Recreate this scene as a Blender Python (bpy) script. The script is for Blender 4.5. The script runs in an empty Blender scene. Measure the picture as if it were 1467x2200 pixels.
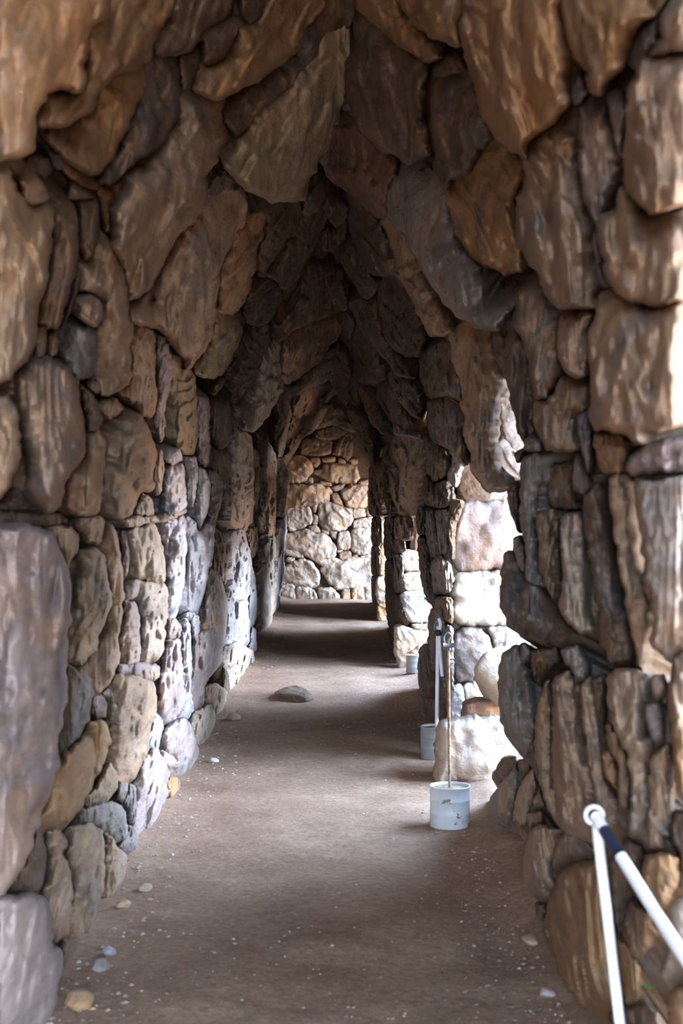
import bpy, math, random
import numpy as np
from mathutils import Vector
from mathutils.geometry import delaunay_2d_cdt

# ------------------------------------------------------------------ camera
sc = bpy.context.scene
W, H = 1467, 2200
F = 3056.0                    # focal length in pixels (50 mm on a 24 mm wide portrait frame)
VX, VY = 718.0, 1118.0        # vanishing point of the passage
EYE = 1.5
cam_d = bpy.data.cameras.new('camera')
cam = bpy.data.objects.new('camera', cam_d)
sc.collection.objects.link(cam)
cam.location = (0, 0, EYE)
cam.rotation_euler = (math.radians(90), 0, 0)
cam_d.sensor_fit = 'VERTICAL'
cam_d.sensor_height = 36.0
cam_d.sensor_width = 24.0
cam_d.lens = F * 36.0 / H
cam_d.shift_x = (W / 2 - VX) / H
cam_d.shift_y = (VY - H / 2) / H
cam_d.clip_start = 0.05
cam_d.clip_end = 500
cam_d.dof.use_dof = True
cam_d.dof.focus_distance = 13.5
cam_d.dof.aperture_fstop = 5.0
sc.camera = cam

# ------------------------------------------------------------------ sky, sun, exposure
sc.view_settings.view_transform = 'Standard'
sc.view_settings.look = 'None'
sc.view_settings.gamma = 1.0
sc.view_settings.use_curve_mapping = False
sc.view_settings.exposure = 0.38
SKY = 34.0
world = bpy.data.worlds.new('sky')
sc.world = world
world.use_nodes = True
nt = world.node_tree
nt.nodes.clear()
out = nt.nodes.new('ShaderNodeOutputWorld')
bg = nt.nodes.new('ShaderNodeBackground')
tc = nt.nodes.new('ShaderNodeTexCoord')
sep = nt.nodes.new('ShaderNodeSeparateXYZ')
rp = nt.nodes.new('ShaderNodeValToRGB')
nt.links.new(tc.outputs['Generated'], sep.inputs[0])
nt.links.new(sep.outputs['Z'], rp.inputs[0])
nt.links.new(rp.outputs[0], bg.inputs[0])
nt.links.new(bg.outputs[0], out.inputs[0])
rp.color_ramp.elements[0].position = 0.0
rp.color_ramp.elements[0].color = (0.64, 0.78, 1.0, 1)
rp.color_ramp.elements[1].position = 0.9
rp.color_ramp.elements[1].color = (0.30, 0.52, 1.0, 1)
bg.inputs[1].default_value = SKY
sun_d = bpy.data.lights.new('sun', 'SUN')
sun_d.energy = 48.0
sun_d.angle = math.radians(0.6)
sun_d.color = (1.0, 0.80, 0.56)
sun = bpy.data.objects.new('sun', sun_d)
sc.collection.objects.link(sun)
# late sun, coming over the top of the wall from the left: the ground outside the openings is in it
sun.rotation_euler = Vector((0.34, 0.10, -0.93)).to_track_quat('-Z', 'Y').to_euler()
sc.cycles.use_denoising = True
sc.cycles.max_bounces = 10
sc.cycles.diffuse_bounces = 7
sc.cycles.glossy_bounces = 3
sc.cycles.sample_clamp_indirect = 12.0

# ------------------------------------------------------------------ noise
def _h(i, j, k, s):
    n = (i * 374761393 + j * 668265263 + k * 1274126177 + s * 974634777) & 0xffffffff
    n = ((n ^ (n >> 13)) * 1274126177) & 0xffffffff
    n = n ^ (n >> 16)
    return (n & 0xffff) / 32767.5 - 1.0

def noise(p, s=0):
    f = np.floor(p)
    i = f.astype(np.int64)
    t = p - f
    t = t * t * t * (t * (t * 6 - 15) + 10)
    x, y, z = i[:, 0], i[:, 1], i[:, 2]
    tx, ty, tz = t[:, 0], t[:, 1], t[:, 2]
    def L(a, b, w): return a + (b - a) * w
    return L(L(L(_h(x, y, z, s), _h(x+1, y, z, s), tx), L(_h(x, y+1, z, s), _h(x+1, y+1, z, s), tx), ty),
             L(L(_h(x, y, z+1, s), _h(x+1, y, z+1, s), tx), L(_h(x, y+1, z+1, s), _h(x+1, y+1, z+1, s), tx), ty), tz)

def fbm(p, s=0, n=3):
    o = 0; a = 1.0; q = np.array(p, dtype=float)
    for k in range(n):
        o = o + a * noise(q, s + k * 17)
        a *= 0.5; q = q * 2.07 + 3.1
    return o

def ridge(p, s=0, n=3):
    o = 0; a = 1.0; q = np.array(p, dtype=float)
    for k in range(n):
        o = o + a * (0.5 - np.abs(noise(q, s + k * 13)))
        a *= 0.5; q = q * 2.1 + 1.7
    return o

# ------------------------------------------------------------------ cross-section of the gallery
PROF = [(-0.93, -4.0), (-0.92, -1.5), (-0.90, 0.0), (-0.87, 0.6), (-0.76, 1.05), (-0.5, 1.55), (-0.24, 1.93), (0.02, 2.25),
        (0.24, 1.93), (0.46, 1.55), (0.65, 1.05), (0.71, 0.6), (0.73, 0.0), (0.75, -1.5), (0.76, -4.0)]
_pp = []
for a, b in zip(PROF[:-1], PROF[1:]):
    for t in np.linspace(0, 1, 30, endpoint=False):
        _pp.append((a[0] + (b[0] - a[0]) * t, a[1] + (b[1] - a[1]) * t))
_pp = np.array(_pp)
_phi = np.arctan2(_pp[:, 0], _pp[:, 1])
_rad = np.hypot(_pp[:, 0], _pp[:, 1])
def prof_r(phi): return np.interp(phi, _phi, _rad)
ENDY = 27.3

def from_px(px, b, surf, zc, b0):
    """pixel + relief -> point on the gallery surface (radial relief) or on an upright face at depth zc"""
    u = px[:, 0] - VX; v = VY - px[:, 1]
    if surf == 'P':
        rho = np.hypot(u, v)
        z = F * (prof_r(np.arctan2(u, v)) - b0 - b) / rho
        lim = 26.0
        z = np.where(z > lim, lim + (z - lim) * 0.15, z)
    else:
        z = zc - b0 - b
    return np.stack([u * z / F, z, EYE + v * z / F], 1)

# ------------------------------------------------------------------ materials
def nodes_mat(name):
    m = bpy.data.materials.new(name); m.use_nodes = True
    n = m.node_tree.nodes; n.clear()
    o = n.new('ShaderNodeOutputMaterial'); b = n.new('ShaderNodeBsdfPrincipled')
    m.node_tree.links.new(b.outputs[0], o.inputs[0])
    return m, n, m.node_tree.links, b

def rock_material(name, use_obj=True, base=(0.3, 0.2, 0.12), rough=0.85):
    m, n, l, b = nodes_mat(name)
    geo = n.new('ShaderNodeNewGeometry')
    mp = n.new('ShaderNodeMapping'); mp.inputs['Scale'].default_value = (1.0, 0.33, 1.0)
    mp.inputs['Rotation'].default_value = (0.25, 0.1, 0)
    l.new(geo.outputs['Position'], mp.inputs[0])
    if use_obj:
        oi = n.new('ShaderNodeObjectInfo'); col = oi.outputs['Color']
        rnd = oi.outputs['Random']
        add = n.new('ShaderNodeVectorMath'); add.operation = 'MULTIPLY_ADD'
        add.inputs[1].default_value = (7.0, 7.0, 7.0)
        l.new(rnd, add.inputs[0]); l.new(mp.outputs[0], add.inputs[2]); vec = add.outputs[0]
    else:
        rg = n.new('ShaderNodeRGB'); rg.outputs[0].default_value = (*base, 1); col = rg.outputs[0]; vec = mp.outputs[0]
    def nz(scale, detail=6, rough=0.6, dist=0.0, v=None):
        t = n.new('ShaderNodeTexNoise'); t.inputs['Scale'].default_value = scale
        t.inputs['Detail'].default_value = detail; t.inputs['Roughness'].default_value = rough
        t.inputs['Distortion'].default_value = dist
        l.new(v or vec, t.inputs['Vector']); return t.outputs['Fac']
    def ramp(fac, stops):
        r = n.new('ShaderNodeValToRGB'); e = r.color_ramp.elements
        e[0].position, e[0].color = stops[0][0], (*stops[0][1], 1)
        e[1].position, e[1].color = stops[-1][0], (*stops[-1][1], 1)
        for p, c in stops[1:-1]:
            k = e.new(p); k.color = (*c, 1)
        l.new(fac, r.inputs[0]); return r.outputs[0]
    def mix(a, c, fac=None, mode='MULTIPLY', f=1.0):
        x = n.new('ShaderNodeMix'); x.data_type = 'RGBA'; x.blend_type = mode
        x.inputs['Factor'].default_value = f
        if fac is not None: l.new(fac, x.inputs['Factor'])
        l.new(a, x.inputs['A']); 
        if isinstance(c, tuple): x.inputs['B'].default_value = (*c, 1)
        else: l.new(c, x.inputs['B'])
        return x.outputs['Result']
    g = lambda v: (v, v, v)
    c = mix(col, ramp(nz(5.5, 8, 0.62, 0.6), [(0.32, g(0.62)), (0.5, g(1.0)), (0.7, (1.22, 1.18, 1.12))]))
    # iron-orange and grey weathering blotches
    c = mix(c, (0.52, 0.27, 0.10), ramp(nz(2.6, 5, 0.6, 0.8), [(0.54, g(0.0)), (0.74, g(0.5))]), 'MIX')
    gv = n.new('ShaderNodeVectorMath'); gv.operation = 'ADD'; gv.inputs[1].default_value = (13.1, 5.7, 9.3); l.new(vec, gv.inputs[0])
    c = mix(c, (0.17, 0.165, 0.17), ramp(nz(2.6, 6, 0.62, 1.2, gv.outputs[0]), [(0.54, g(0.0)), (0.68, g(0.6))]), 'MIX')
    c = mix(c, (0.66, 0.60, 0.53), ramp(nz(8.0, 6, 0.7, 0.5, gv.outputs[0]), [(0.56, g(0.0)), (0.78, g(0.4))]), 'MIX')
    # dark lichen / dirt lines
    c = mix(c, ramp(nz(24.0, 4, 0.7, 0.4), [(0.28, g(0.62)), (0.40, g(1.0))]))
    l.new(c, b.inputs['Base Color'])
    b.inputs['Roughness'].default_value = rough
    b.inputs['Specular IOR Level'].default_value = 0.25
    # relief: layered ledges, pits, grain
    wv = n.new('ShaderNodeTexWave'); wv.wave_type = 'BANDS'; wv.bands_direction = 'DIAGONAL'
    wv.inputs['Scale'].default_value = 3.0; wv.inputs['Distortion'].default_value = 9.0
    wv.inputs['Detail'].default_value = 4.0; wv.inputs['Detail Scale'].default_value = 1.4
    l.new(vec, wv.inputs['Vector'])
    def math_(op, a, bb):
        x = n.new('ShaderNodeMath'); x.operation = op
        for i, q in enumerate((a, bb)):
            if isinstance(q, float): x.inputs[i].default_value = q
            else: l.new(q, x.inputs[i])
        return x.outputs[0]
    h = math_('ADD', math_('MULTIPLY', wv.outputs['Fac'], 0.55), math_('MULTIPLY', nz(9.0, 10, 0.68, 0.7), 2.4))
    h = math_('ADD', h, math_('MULTIPLY', nz(55.0, 4, 0.7), 0.32))
    bp = n.new('ShaderNodeBump'); bp.inputs['Strength'].default_value = 0.8; bp.inputs['Distance'].default_value = 0.020
    l.new(h, bp.inputs['Height']); l.new(bp.outputs[0], b.inputs['Normal'])
    return m

M_ROCK = rock_material('weathered_limestone')
M_CORE = rock_material('rubble_and_clay_core', False, (0.14, 0.09, 0.055))

def dirt_material():
    m, n, l, b = nodes_mat('trodden_earth')
    geo = n.new('ShaderNodeNewGeometry')
    def nz(scale, d=6, r=0.6):
        t = n.new('ShaderNodeTexNoise'); t.inputs['Scale'].default_value = scale; t.inputs['Detail'].default_value = d
        t.inputs['Roughness'].default_value = r; l.new(geo.outputs['Position'], t.inputs['Vector']); return t.outputs['Fac']
    r = n.new('ShaderNodeValToRGB'); l.new(nz(1.6, 8, 0.65), r.inputs[0])
    e = r.color_ramp.elements
    e[0].position = 0.3; e[0].color = (0.24, 0.148, 0.092, 1); e[1].position = 0.72; e[1].color = (0.43, 0.285, 0.185, 1)
    r2 = n.new('ShaderNodeValToRGB'); l.new(nz(38, 6, 0.75), r2.inputs[0])
    e = r2.color_ramp.elements
    e[0].position = 0.33; e[0].color = (0.62, 0.62, 0.62, 1); e[1].position = 0.66; e[1].color = (1.2, 1.2, 1.2, 1)
    mx = n.new('ShaderNodeMix'); mx.data_type = 'RGBA'; mx.blend_type = 'MULTIPLY'; mx.inputs['Factor'].default_value = 1
    l.new(r.outputs[0], mx.inputs['A']); l.new(r2.outputs[0], mx.inputs['B']); l.new(mx.outputs['Result'], b.inputs['Base Color'])
    b.inputs['Roughness'].default_value = 0.95; b.inputs['Specular IOR Level'].default_value = 0.15
    ad = n.new('ShaderNodeMath'); ad.operation = 'MULTIPLY_ADD'; ad.inputs[1].default_value = 0.35
    l.new(nz(70, 5, 0.8), ad.inputs[0]); l.new(nz(14, 8, 0.7), ad.inputs[2])
    bp = n.new('ShaderNodeBump'); bp.inputs['Strength'].default_value = 0.6; bp.inputs['Distance'].default_value = 0.03
    l.new(ad.outputs[0], bp.inputs['Height']); l.new(bp.outputs[0], b.inputs['Normal'])
    return m
M_DIRT = dirt_material()

def paint_material(name, base, spot, thr, rough=0.5, scale=14.0, metal=0.0):
    m, n, l, b = nodes_mat(name)
    tc = n.new('ShaderNodeTexCoord')
    t = n.new('ShaderNodeTexNoise'); t.inputs['Scale'].default_value = scale; t.inputs['Detail'].default_value = 6
    t.inputs['Roughness'].default_value = 0.65
    l.new(tc.outputs['Object'], t.inputs['Vector'])
    r = n.new('ShaderNodeValToRGB'); l.new(t.outputs['Fac'], r.inputs[0])
    e = r.color_ramp.elements
    e[0].position = thr; e[0].color = (*base, 1); e[1].position = thr + 0.05; e[1].color = (*spot, 1)
    t2 = n.new('ShaderNodeTexNoise'); t2.inputs['Scale'].default_value = 5.0; t2.inputs['Detail'].default_value = 5
    l.new(tc.outputs['Object'], t2.inputs['Vector'])
    r2 = n.new('ShaderNodeValToRGB'); l.new(t2.outputs['Fac'], r2.inputs[0])
    e = r2.color_ramp.elements
    e[0].position = 0.3; e[0].color = (0.75, 0.74, 0.7, 1); e[1].position = 0.65; e[1].color = (1.05, 1.05, 1.05, 1)
    mx = n.new('ShaderNodeMix'); mx.data_type = 'RGBA'; mx.blend_type = 'MULTIPLY'; mx.inputs['Factor'].default_value = 1
    l.new(r.outputs[0], mx.inputs['A']); l.new(r2.outputs[0], mx.inputs['B']); l.new(mx.outputs['Result'], b.inputs['Base Color'])
    b.inputs['Roughness'].default_value = rough; b.inputs['Metallic'].default_value = metal
    bp = n.new('ShaderNodeBump'); bp.inputs['Strength'].default_value = 0.3; bp.inputs['Distance'].default_value = 0.004
    l.new(t.outputs['Fac'], bp.inputs['Height']); l.new(bp.outputs[0], b.inputs['Normal'])
    return m
M_BUCKET = paint_material('chipped_pale_blue_paint', (0.56, 0.58, 0.57), (0.16, 0.075, 0.04), 0.60)
M_BUCKETG = paint_material('grey_painted_tin', (0.27, 0.28, 0.265), (0.16, 0.12, 0.09), 0.68)
M_CONC = paint_material('sandy_concrete', (0.22, 0.155, 0.075), (0.42, 0.36, 0.26), 0.55, 0.95, 30)
M_RUST = paint_material('rusty_iron', (0.33, 0.22, 0.12), (0.20, 0.09, 0.04), 0.5, 0.8, 30)
M_WHITE = paint_material('white_paint', (0.80, 0.80, 0.82), (0.5, 0.42, 0.36), 0.72, 0.45, 20)
M_ROPE = paint_material('white_plastic_tube', (0.82, 0.81, 0.83), (0.6, 0.58, 0.58), 0.7, 0.5, 40)
M_TAPE = paint_material('dark_blue_tape', (0.015, 0.02, 0.035), (0.04, 0.05, 0.07), 0.6, 0.5, 40)
M_ZINC = paint_material('galvanised_steel', (0.20, 0.23, 0.26), (0.12, 0.11, 0.1), 0.62, 0.45, 40, 0.5)
M_LEAF = paint_material('small_green_leaf', (0.10, 0.22, 0.05), (0.06, 0.14, 0.03), 0.6, 0.6, 30)

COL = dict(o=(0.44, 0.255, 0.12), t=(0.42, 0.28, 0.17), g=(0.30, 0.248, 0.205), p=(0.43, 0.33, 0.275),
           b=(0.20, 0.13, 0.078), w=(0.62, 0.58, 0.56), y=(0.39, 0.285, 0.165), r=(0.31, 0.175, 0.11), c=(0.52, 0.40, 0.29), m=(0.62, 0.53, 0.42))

# ------------------------------------------------------------------ helpers
def link_mesh(name, verts, faces, mat, parent=None, smooth=True):
    me = bpy.data.meshes.new(name)
    me.from_pydata([tuple(v) for v in verts], [], faces)
    me.materials.append(mat)
    if smooth: me.polygons.foreach_set('use_smooth', [True] * len(me.polygons))
    me.update()
    o = bpy.data.objects.new(name, me)
    sc.collection.objects.link(o)
    if parent is not None: o.parent = parent
    return o

def tag(o, label, cat, group=None, kind=None):
    o['label'] = label; o['category'] = cat
    if group: o['group'] = group
    if kind: o['kind'] = kind
    return o

def empty(name, loc):
    o = bpy.data.objects.new(name, None); sc.collection.objects.link(o); o.location = loc
    return o

def smooth_poly(pts, it=2):
    p = np.array(pts, float)
    for _ in range(it):                      # corner cutting that keeps the outline close to the traced one
        q = np.roll(p, -1, 0)
        a = p * 0.86 + q * 0.14; b = p * 0.14 + q * 0.86
        p = np.stack([a, b], 1).reshape(-1, 2)
    return p

def resample(p, h):
    q = np.vstack([p, p[:1]])
    d = np.hypot(*np.diff(q, axis=0).T); s = np.concatenate([[0], np.cumsum(d)])
    n = max(14, int(s[-1] / h))
    t = np.linspace(0, s[-1], n, endpoint=False)
    return np.stack([np.interp(t, s, q[:, 0]), np.interp(t, s, q[:, 1])], 1)

def inside(pts, poly):
    x, y = pts[:, 0], pts[:, 1]; c = np.zeros(len(pts), bool)
    a = poly; b = np.roll(poly, -1, 0)
    for (x0, y0), (x1, y1) in zip(a, b):
        if y0 == y1: continue
        k = ((y0 > y) != (y1 > y)) & (x < (x1 - x0) * (y - y0) / (y1 - y0) + x0)
        c ^= k
    return c

SEED = [0]
def stone(surf, zc, b0, B, colr, pts, parent, name='stone', rough=1.0, vault=False):
    back = surf == 'Q'; surf = 'P' if back else surf
    SEED[0] += 1; sd = SEED[0]; rng = np.random.RandomState(sd)
    base = np.array(pts, float)
    area = 0.5 * abs(np.dot(base[:, 0], np.roll(base[:, 1], -1)) - np.dot(base[:, 1], np.roll(base[:, 0], -1)))
    size = math.sqrt(max(area, 30.0))
    h = min(max(size / 34.0, 1.5), 3.8)
    # tiny joint around each stone
    c0 = base.mean(0)
    poly = smooth_poly(base)
    poly = resample(poly, h)
    n3 = np.column_stack([poly / (size * 0.16), np.full(len(poly), sd * 3.7)])
    nrm = np.roll(poly, -1, 0) - np.roll(poly, 1, 0)
    nrm = np.stack([nrm[:, 1], -nrm[:, 0]], 1); nrm /= np.linalg.norm(nrm, axis=1)[:, None] + 1e-9
    sgn = 1 if (np.dot(poly[:, 0], np.roll(poly[:, 1], -1)) - np.dot(poly[:, 1], np.roll(poly[:, 0], -1))) > 0 else -1
    nrm = nrm * sgn                          # outward
    poly = poly + nrm * (fbm(n3, sd, 3) * size * 0.036 + size * 0.020 + 2.0)[:, None]
    lo, hi = poly.min(0), poly.max(0)
    gx = np.arange(lo[0], hi[0], h); gy = np.arange(lo[1], hi[1], h * 0.866)
    G = np.array([(x + (0.5 * h if j % 2 else 0), y) for j, y in enumerate(gy) for x in gx])
    G = G + rng.uniform(-0.12, 0.12, G.shape) * h
    G = G[inside(G, poly)] if len(G) else G
    if len(G):
        D = np.sqrt(((G[:, None] - poly[None]) ** 2).sum(2)).min(1)
        G = G[D > 0.55 * h]
    P = np.vstack([poly, G]) if len(G) else poly
    nb = len(poly)
    res = delaunay_2d_cdt([Vector(p) for p in P.tolist()], [], [list(range(nb))], 1, 1e-6)
    V2 = np.array([tuple(v) for v in res[0]]); faces = [list(f) for f in res[2]]
    orig = res[3]
    idx_of = {}
    for i, o_ in enumerate(orig):
        for k in o_:
            idx_of.setdefault(k, i)
    bidx = [idx_of[k] for k in range(nb)]
    # relief
    rad = np.array([VX, VY]) - c0; rad /= np.linalg.norm(rad) + 1e-9
    D = np.sqrt(((V2[:, None] - poly[None]) ** 2).sum(2))
    dk0 = min(max(size * 0.05, 1.6), 6.5)
    if surf == 'P':
        near = np.clip(-(nrm @ rad), 0, 1)
        dk = dk0 * (1 + 5.0 * near)
    else:
        dk = np.full(nb, dk0)
    val = (D / dk[None]).min(1)
    prof = 1 - np.exp(-val * 1.3)
    W0 = from_px(V2, np.zeros(len(V2)), surf, zc, b0)
    zm = float(np.median(W0[:, 1]))
    Q = W0 * np.array([1.0, min(0.7, 2.6 / zm) if surf == 'P' else 1.0, 1.0])   # bedding runs along the wall
    sr = size * float(np.median(W0[:, 1])) / F              # metres across
    fq = 1.0 / max(sr, 0.05)
    amp = min(0.19 * sr, 0.10) * rough
    off = (V2 - c0) / size
    # split faces: the stone is a rough block cut by a few planes
    fac = np.full(len(V2), 9.0)
    for _ in range(6):
        g = rng.normal(size=2); g /= np.linalg.norm(g)
        fac = np.minimum(fac, rng.uniform(0.05, 0.5) - (off @ g) * rng.uniform(0.5, 1.6))
    fac = np.clip(fac, -0.9, 0.5)
    warp = np.stack([fbm(Q * 2.3 + 5, 61, 2), fbm(Q * 2.3 + 15, 62, 2), fbm(Q * 2.3 + 25, 63, 2)], 1) * 0.16
    Qw = Q + warp + sd * 0.37
    rel = amp * 0.75 * fac + amp * 0.45 * fbm(Q * fq * 1.8 + sd, sd, 3)
    dvec = rng.normal(size=3); dvec /= np.linalg.norm(dvec)
    t = Qw @ dvec * max(fq * 2.6, 2.6) + rng.uniform(0, 9)
    led = np.where(t % 1.0 < 0.8, (t % 1.0) / 0.8, (1 - t % 1.0) / 0.2)
    rel += amp * 0.34 * (led - 0.5) * np.clip(0.7 + fbm(Q * fq * 2.0 + 9, sd + 3, 1), 0, 1.2)
    k1 = min(1.0, 0.35 + sr * 1.1) * rough
    rel += 0.030 * k1 * ridge(Qw * np.array([2.8, 3.4, 2.2]), 40, 3)
    crk = ridge(Qw * np.array([3.4, 3.4, 2.2]), 47, 3)
    rel -= 0.050 * k1 * np.clip(crk - 0.52, 0, 0.5)
    rel += 0.007 * k1 * fbm(Q * 12.0, 77, 4)
    rel += amp * 0.6 * (off @ rad) * (0.6 + 0.5 * rng.rand())
    if vault:                                # corbelled slab: its lower edge juts into the passage
        tg = np.array([-rad[1], rad[0]]); tg = tg if tg[1] > 0 else -tg
        rel += min(0.20 * sr, 0.075) * (off @ tg) * (0.7 + 0.6 * rng.rand())
    e0 = rng.uniform(-0.035, 0.0)
    b = e0 + (B - e0) * prof + rel * np.clip(prof * 1.1, 0, 1)
    V3 = from_px(V2, b, surf, zc, b0)
    # the body of the stone behind its face
    bv = V3[bidx]
    ce = V3.mean(0)
    depth = 0.16 + 0.25 * min(sr, 0.6)
    if surf == 'P' and not back:
        d = bv - np.array([0, 0, EYE]); d[:, 1] = 0
        d /= np.linalg.norm(d, axis=1)[:, None] + 1e-9
        shr = 0.10
    else:
        d = np.tile([0.0, 1.0, 0.0], (nb, 1)); shr = 0.12
    r1 = bv + d * depth * 0.4
    r2 = (bv + d * depth); r2 = r2 + (r2.mean(0) - r2) * shr * 1.6
    n0 = len(V3)
    V = np.vstack([V3, r1, r2])
    # orient faces so that the front looks at the passage (image y runs down)
    out_f = []
    for f in faces:
        a, c, e = V2[f[0]], V2[f[1]], V2[f[2]]
        s = (c[0] - a[0]) * (e[1] - a[1]) - (c[1] - a[1]) * (e[0] - a[0])
        out_f.append(f if s < 0 else f[::-1])
    ring = bidx if sgn < 0 else bidx            # boundary order as traced
    A = [n0 + k for k in range(nb)]; C = [n0 + nb + k for k in range(nb)]
    for k in range(nb):
        j = (k + 1) % nb
        for (p, q) in ((bidx, A), (A, C)):
            f = [p[k], p[j], q[j], q[k]]
            out_f.append(f if sgn > 0 else f[::-1])
    out_f.append(C if sgn > 0 else C[::-1])
    cen = V.mean(0)
    o = link_mesh(name, V - cen, out_f, M_ROCK, None)
    o.location = tuple(cen)
    if parent is not None:
        o.parent = parent
        o.matrix_parent_inverse = parent.matrix_world.inverted()
    c = np.array(COL[colr]) * 0.86 * (1 + rng.uniform(-0.12, 0.12)) * (1 + rng.uniform(-0.015, 0.015, 3))
    o.color = (*c, 1)
    return o

def grid_mesh(name, P, mat, flip=False, wrap=False):
    """P: array (n, m, 3)"""
    n, m = P.shape[:2]
    idx = np.arange(n * m).reshape(n, m)
    f = np.stack([idx[:-1, :-1], idx[:-1, 1:], idx[1:, 1:], idx[1:, :-1]], -1).reshape(-1, 4)
    if flip: f = f[:, ::-1]
    return P.reshape(-1, 3), f.tolist()

def box_grid(x0, x1, y0, y1, z0, z1, st=0.16):
    """closed box with subdivided faces, as verts/faces (faces not welded but coincident)"""
    V = []; Fc = []
    def face(o, a, b):
        o, a, b = map(np.array, (o, a, b))
        na = max(1, int(np.linalg.norm(a) / st)); nb_ = max(1, int(np.linalg.norm(b) / st))
        P = o + a * np.linspace(0, 1, na + 1)[:, None, None] + b * np.linspace(0, 1, nb_ + 1)[None, :, None]
        v, f = grid_mesh('', P, None)
        k = sum(len(q) for q in V)
        V.append(v); Fc.extend([[i + k for i in q] for q in f])
    dx, dy, dz = x1 - x0, y1 - y0, z1 - z0
    face((x0, y0, z0), (dx, 0, 0), (0, 0, dz)); face((x0, y1, z0), (0, 0, dz), (dx, 0, 0))
    face((x0, y0, z0), (0, 0, dz), (0, dy, 0)); face((x1, y0, z0), (0, dy, 0), (0, 0, dz))
    face((x0, y0, z0), (0, dy, 0), (dx, 0, 0)); face((x0, y0, z1), (dx, 0, 0), (0, dy, 0))
    return np.vstack(V), Fc

def rough_up(V, a=0.05, s=0):
    P = V * 2.6
    d = np.stack([fbm(P + 11.0, s, 3), fbm(P + 37.0, s + 1, 3), fbm(P + 59.0, s + 2, 3)], 1)
    return V + d * a

# ------------------------------------------------------------------ the shell (core of the walls behind the facing stones)
Y0 = -1.8
OPEN = [(0.9, 3.1), (6.35, 9.0), (12.0, 14.8), (18.6, 21.2), (24.4, 27.2)]
WX = 2.2
def merge(parts):
    V = []; Fc = []; k = 0
    for v, f in parts:
        V.append(v); Fc += [[i + k for i in q] for q in f]; k += len(v)
    return np.vstack(V), Fc

v, f = box_grid(-2.6, -1.03, Y0, 29.0, -0.5, 2.75)
wall_left = link_mesh('wall_left', rough_up(v, 0.045, 3), f, M_CORE)
tag(wall_left, 'long wall of huge rough stones facing the row of openings', 'wall', kind='structure')

parts = []
edges = [(Y0, OPEN[0][0])] + [(OPEN[i][1], OPEN[i + 1][0]) for i in range(len(OPEN) - 1)] + [(OPEN[-1][1], 29.0)]
for i, (a, b_) in enumerate(edges):
    xin = 1.08 if i <= 1 else 0.86
    parts.append(box_grid(xin, WX, a, b_, -0.5, 2.75))
v, f = merge(parts)
wall_right = link_mesh('wall_right', rough_up(v, 0.045, 5), f, M_CORE)
tag(wall_right, 'rough stone wall broken by daylit openings, posts standing beside it', 'wall', kind='structure')

# vault: inner surface follows the pointed profile, outer is the mass of the wall above
ang = np.array([(-1.05, 0.55), (-0.98, 0.95), (-0.80, 1.30), (-0.5, 1.78), (-0.22, 2.18), (0.02, 2.46), (0.24, 2.18), (0.50, 1.78), (0.76, 1.30), (0.90, 1.12), (1.0, 1.04)])
prof_in = []
for a, b_ in zip(ang[:-1], ang[1:]):
    for t in np.linspace(0, 1, 5, endpoint=False): prof_in.append(a + (b_ - a) * t)
prof_in.append(ang[-1])
for x in np.linspace(1.0, WX, 7)[1:]: prof_in.append(np.array([x, 1.04]))
prof_in = np.array(prof_in)
ys = np.arange(Y0, 29.01, 0.16)
P = np.zeros((len(ys), len(prof_in), 3))
P[:, :, 0] = prof_in[None, :, 0]; P[:, :, 1] = ys[:, None]; P[:, :, 2] = EYE + prof_in[None, :, 1]
v1, f1 = grid_mesh('', P, None)
v1 = rough_up(v1, 0.05, 9)
outer = np.array([(WX, 1.04), (WX, 3.4), (0, 3.8), (-2.6, 3.4), (-2.6, 0.55), (-1.05, 0.55)])
P2 = np.zeros((2, len(outer), 3)); P2[:, :, 0] = outer[None, :, 0]; P2[:, :, 2] = EYE + outer[None, :, 1]; P2[0, :, 1] = Y0; P2[1, :, 1] = 29.0
v2, f2 = grid_mesh('', P2, None)
caps = []
capv = []
for y, fl in ((Y0, 0), (29.0, 1)):
    ring = np.vstack([prof_in, outer[1:-1]])
    capv.append((np.column_stack([ring[:, 0], np.full(len(ring), y), EYE + ring[:, 1]]), [list(range(len(ring)))]))
v, f = merge([(v1, f1), (v2, f2)] + capv)
ceiling = link_mesh('ceiling', v, f, M_CORE)
tag(ceiling, 'pointed corbelled vault of huge leaning stone slabs over the passage', 'ceiling', kind='structure')

v, f = box_grid(-1.6, 2.3, ENDY + 0.12, 28.6, -0.5, 5.0)
wall_back = link_mesh('wall_back', rough_up(v, 0.03, 12), f, M_CORE)
tag(wall_back, 'bright rubble wall closing the far end of the passage', 'wall', kind='structure')

# floor
def floor_z(x, y):
    p = np.stack([x * 0.9, y * 0.5, np.zeros_like(x)], -1).reshape(-1, 3)
    q = np.stack([x * 5.0, y * 5.0, np.zeros_like(x)], -1).reshape(-1, 3)
    z = 0.022 * fbm(p, 21, 3) + 0.006 * fbm(q, 25, 3)
    z = z.reshape(x.shape)
    z = z + 0.05 * np.clip((np.abs(x + 0.08) - 0.62) / 0.3, 0, 1) ** 2
    return z
xs = np.concatenate([np.arange(-1.5, 1.5, 0.045), np.linspace(1.5, 3.2, 12)])
ysf = np.concatenate([np.arange(-3.2, 3.0, 0.2), np.arange(3.0, 12.0, 0.045), np.arange(12.0, 29.0, 0.09)])
X, Y = np.meshgrid(xs, ysf)
Zf = floor_z(X, Y)
v, f = grid_mesh('', np.stack([X, Y, Zf], -1), None)
floor = link_mesh('floor', v, f, M_DIRT)
tag(floor, 'trodden brown earth floor of the passage with stripes of daylight', 'floor', kind='structure')
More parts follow.
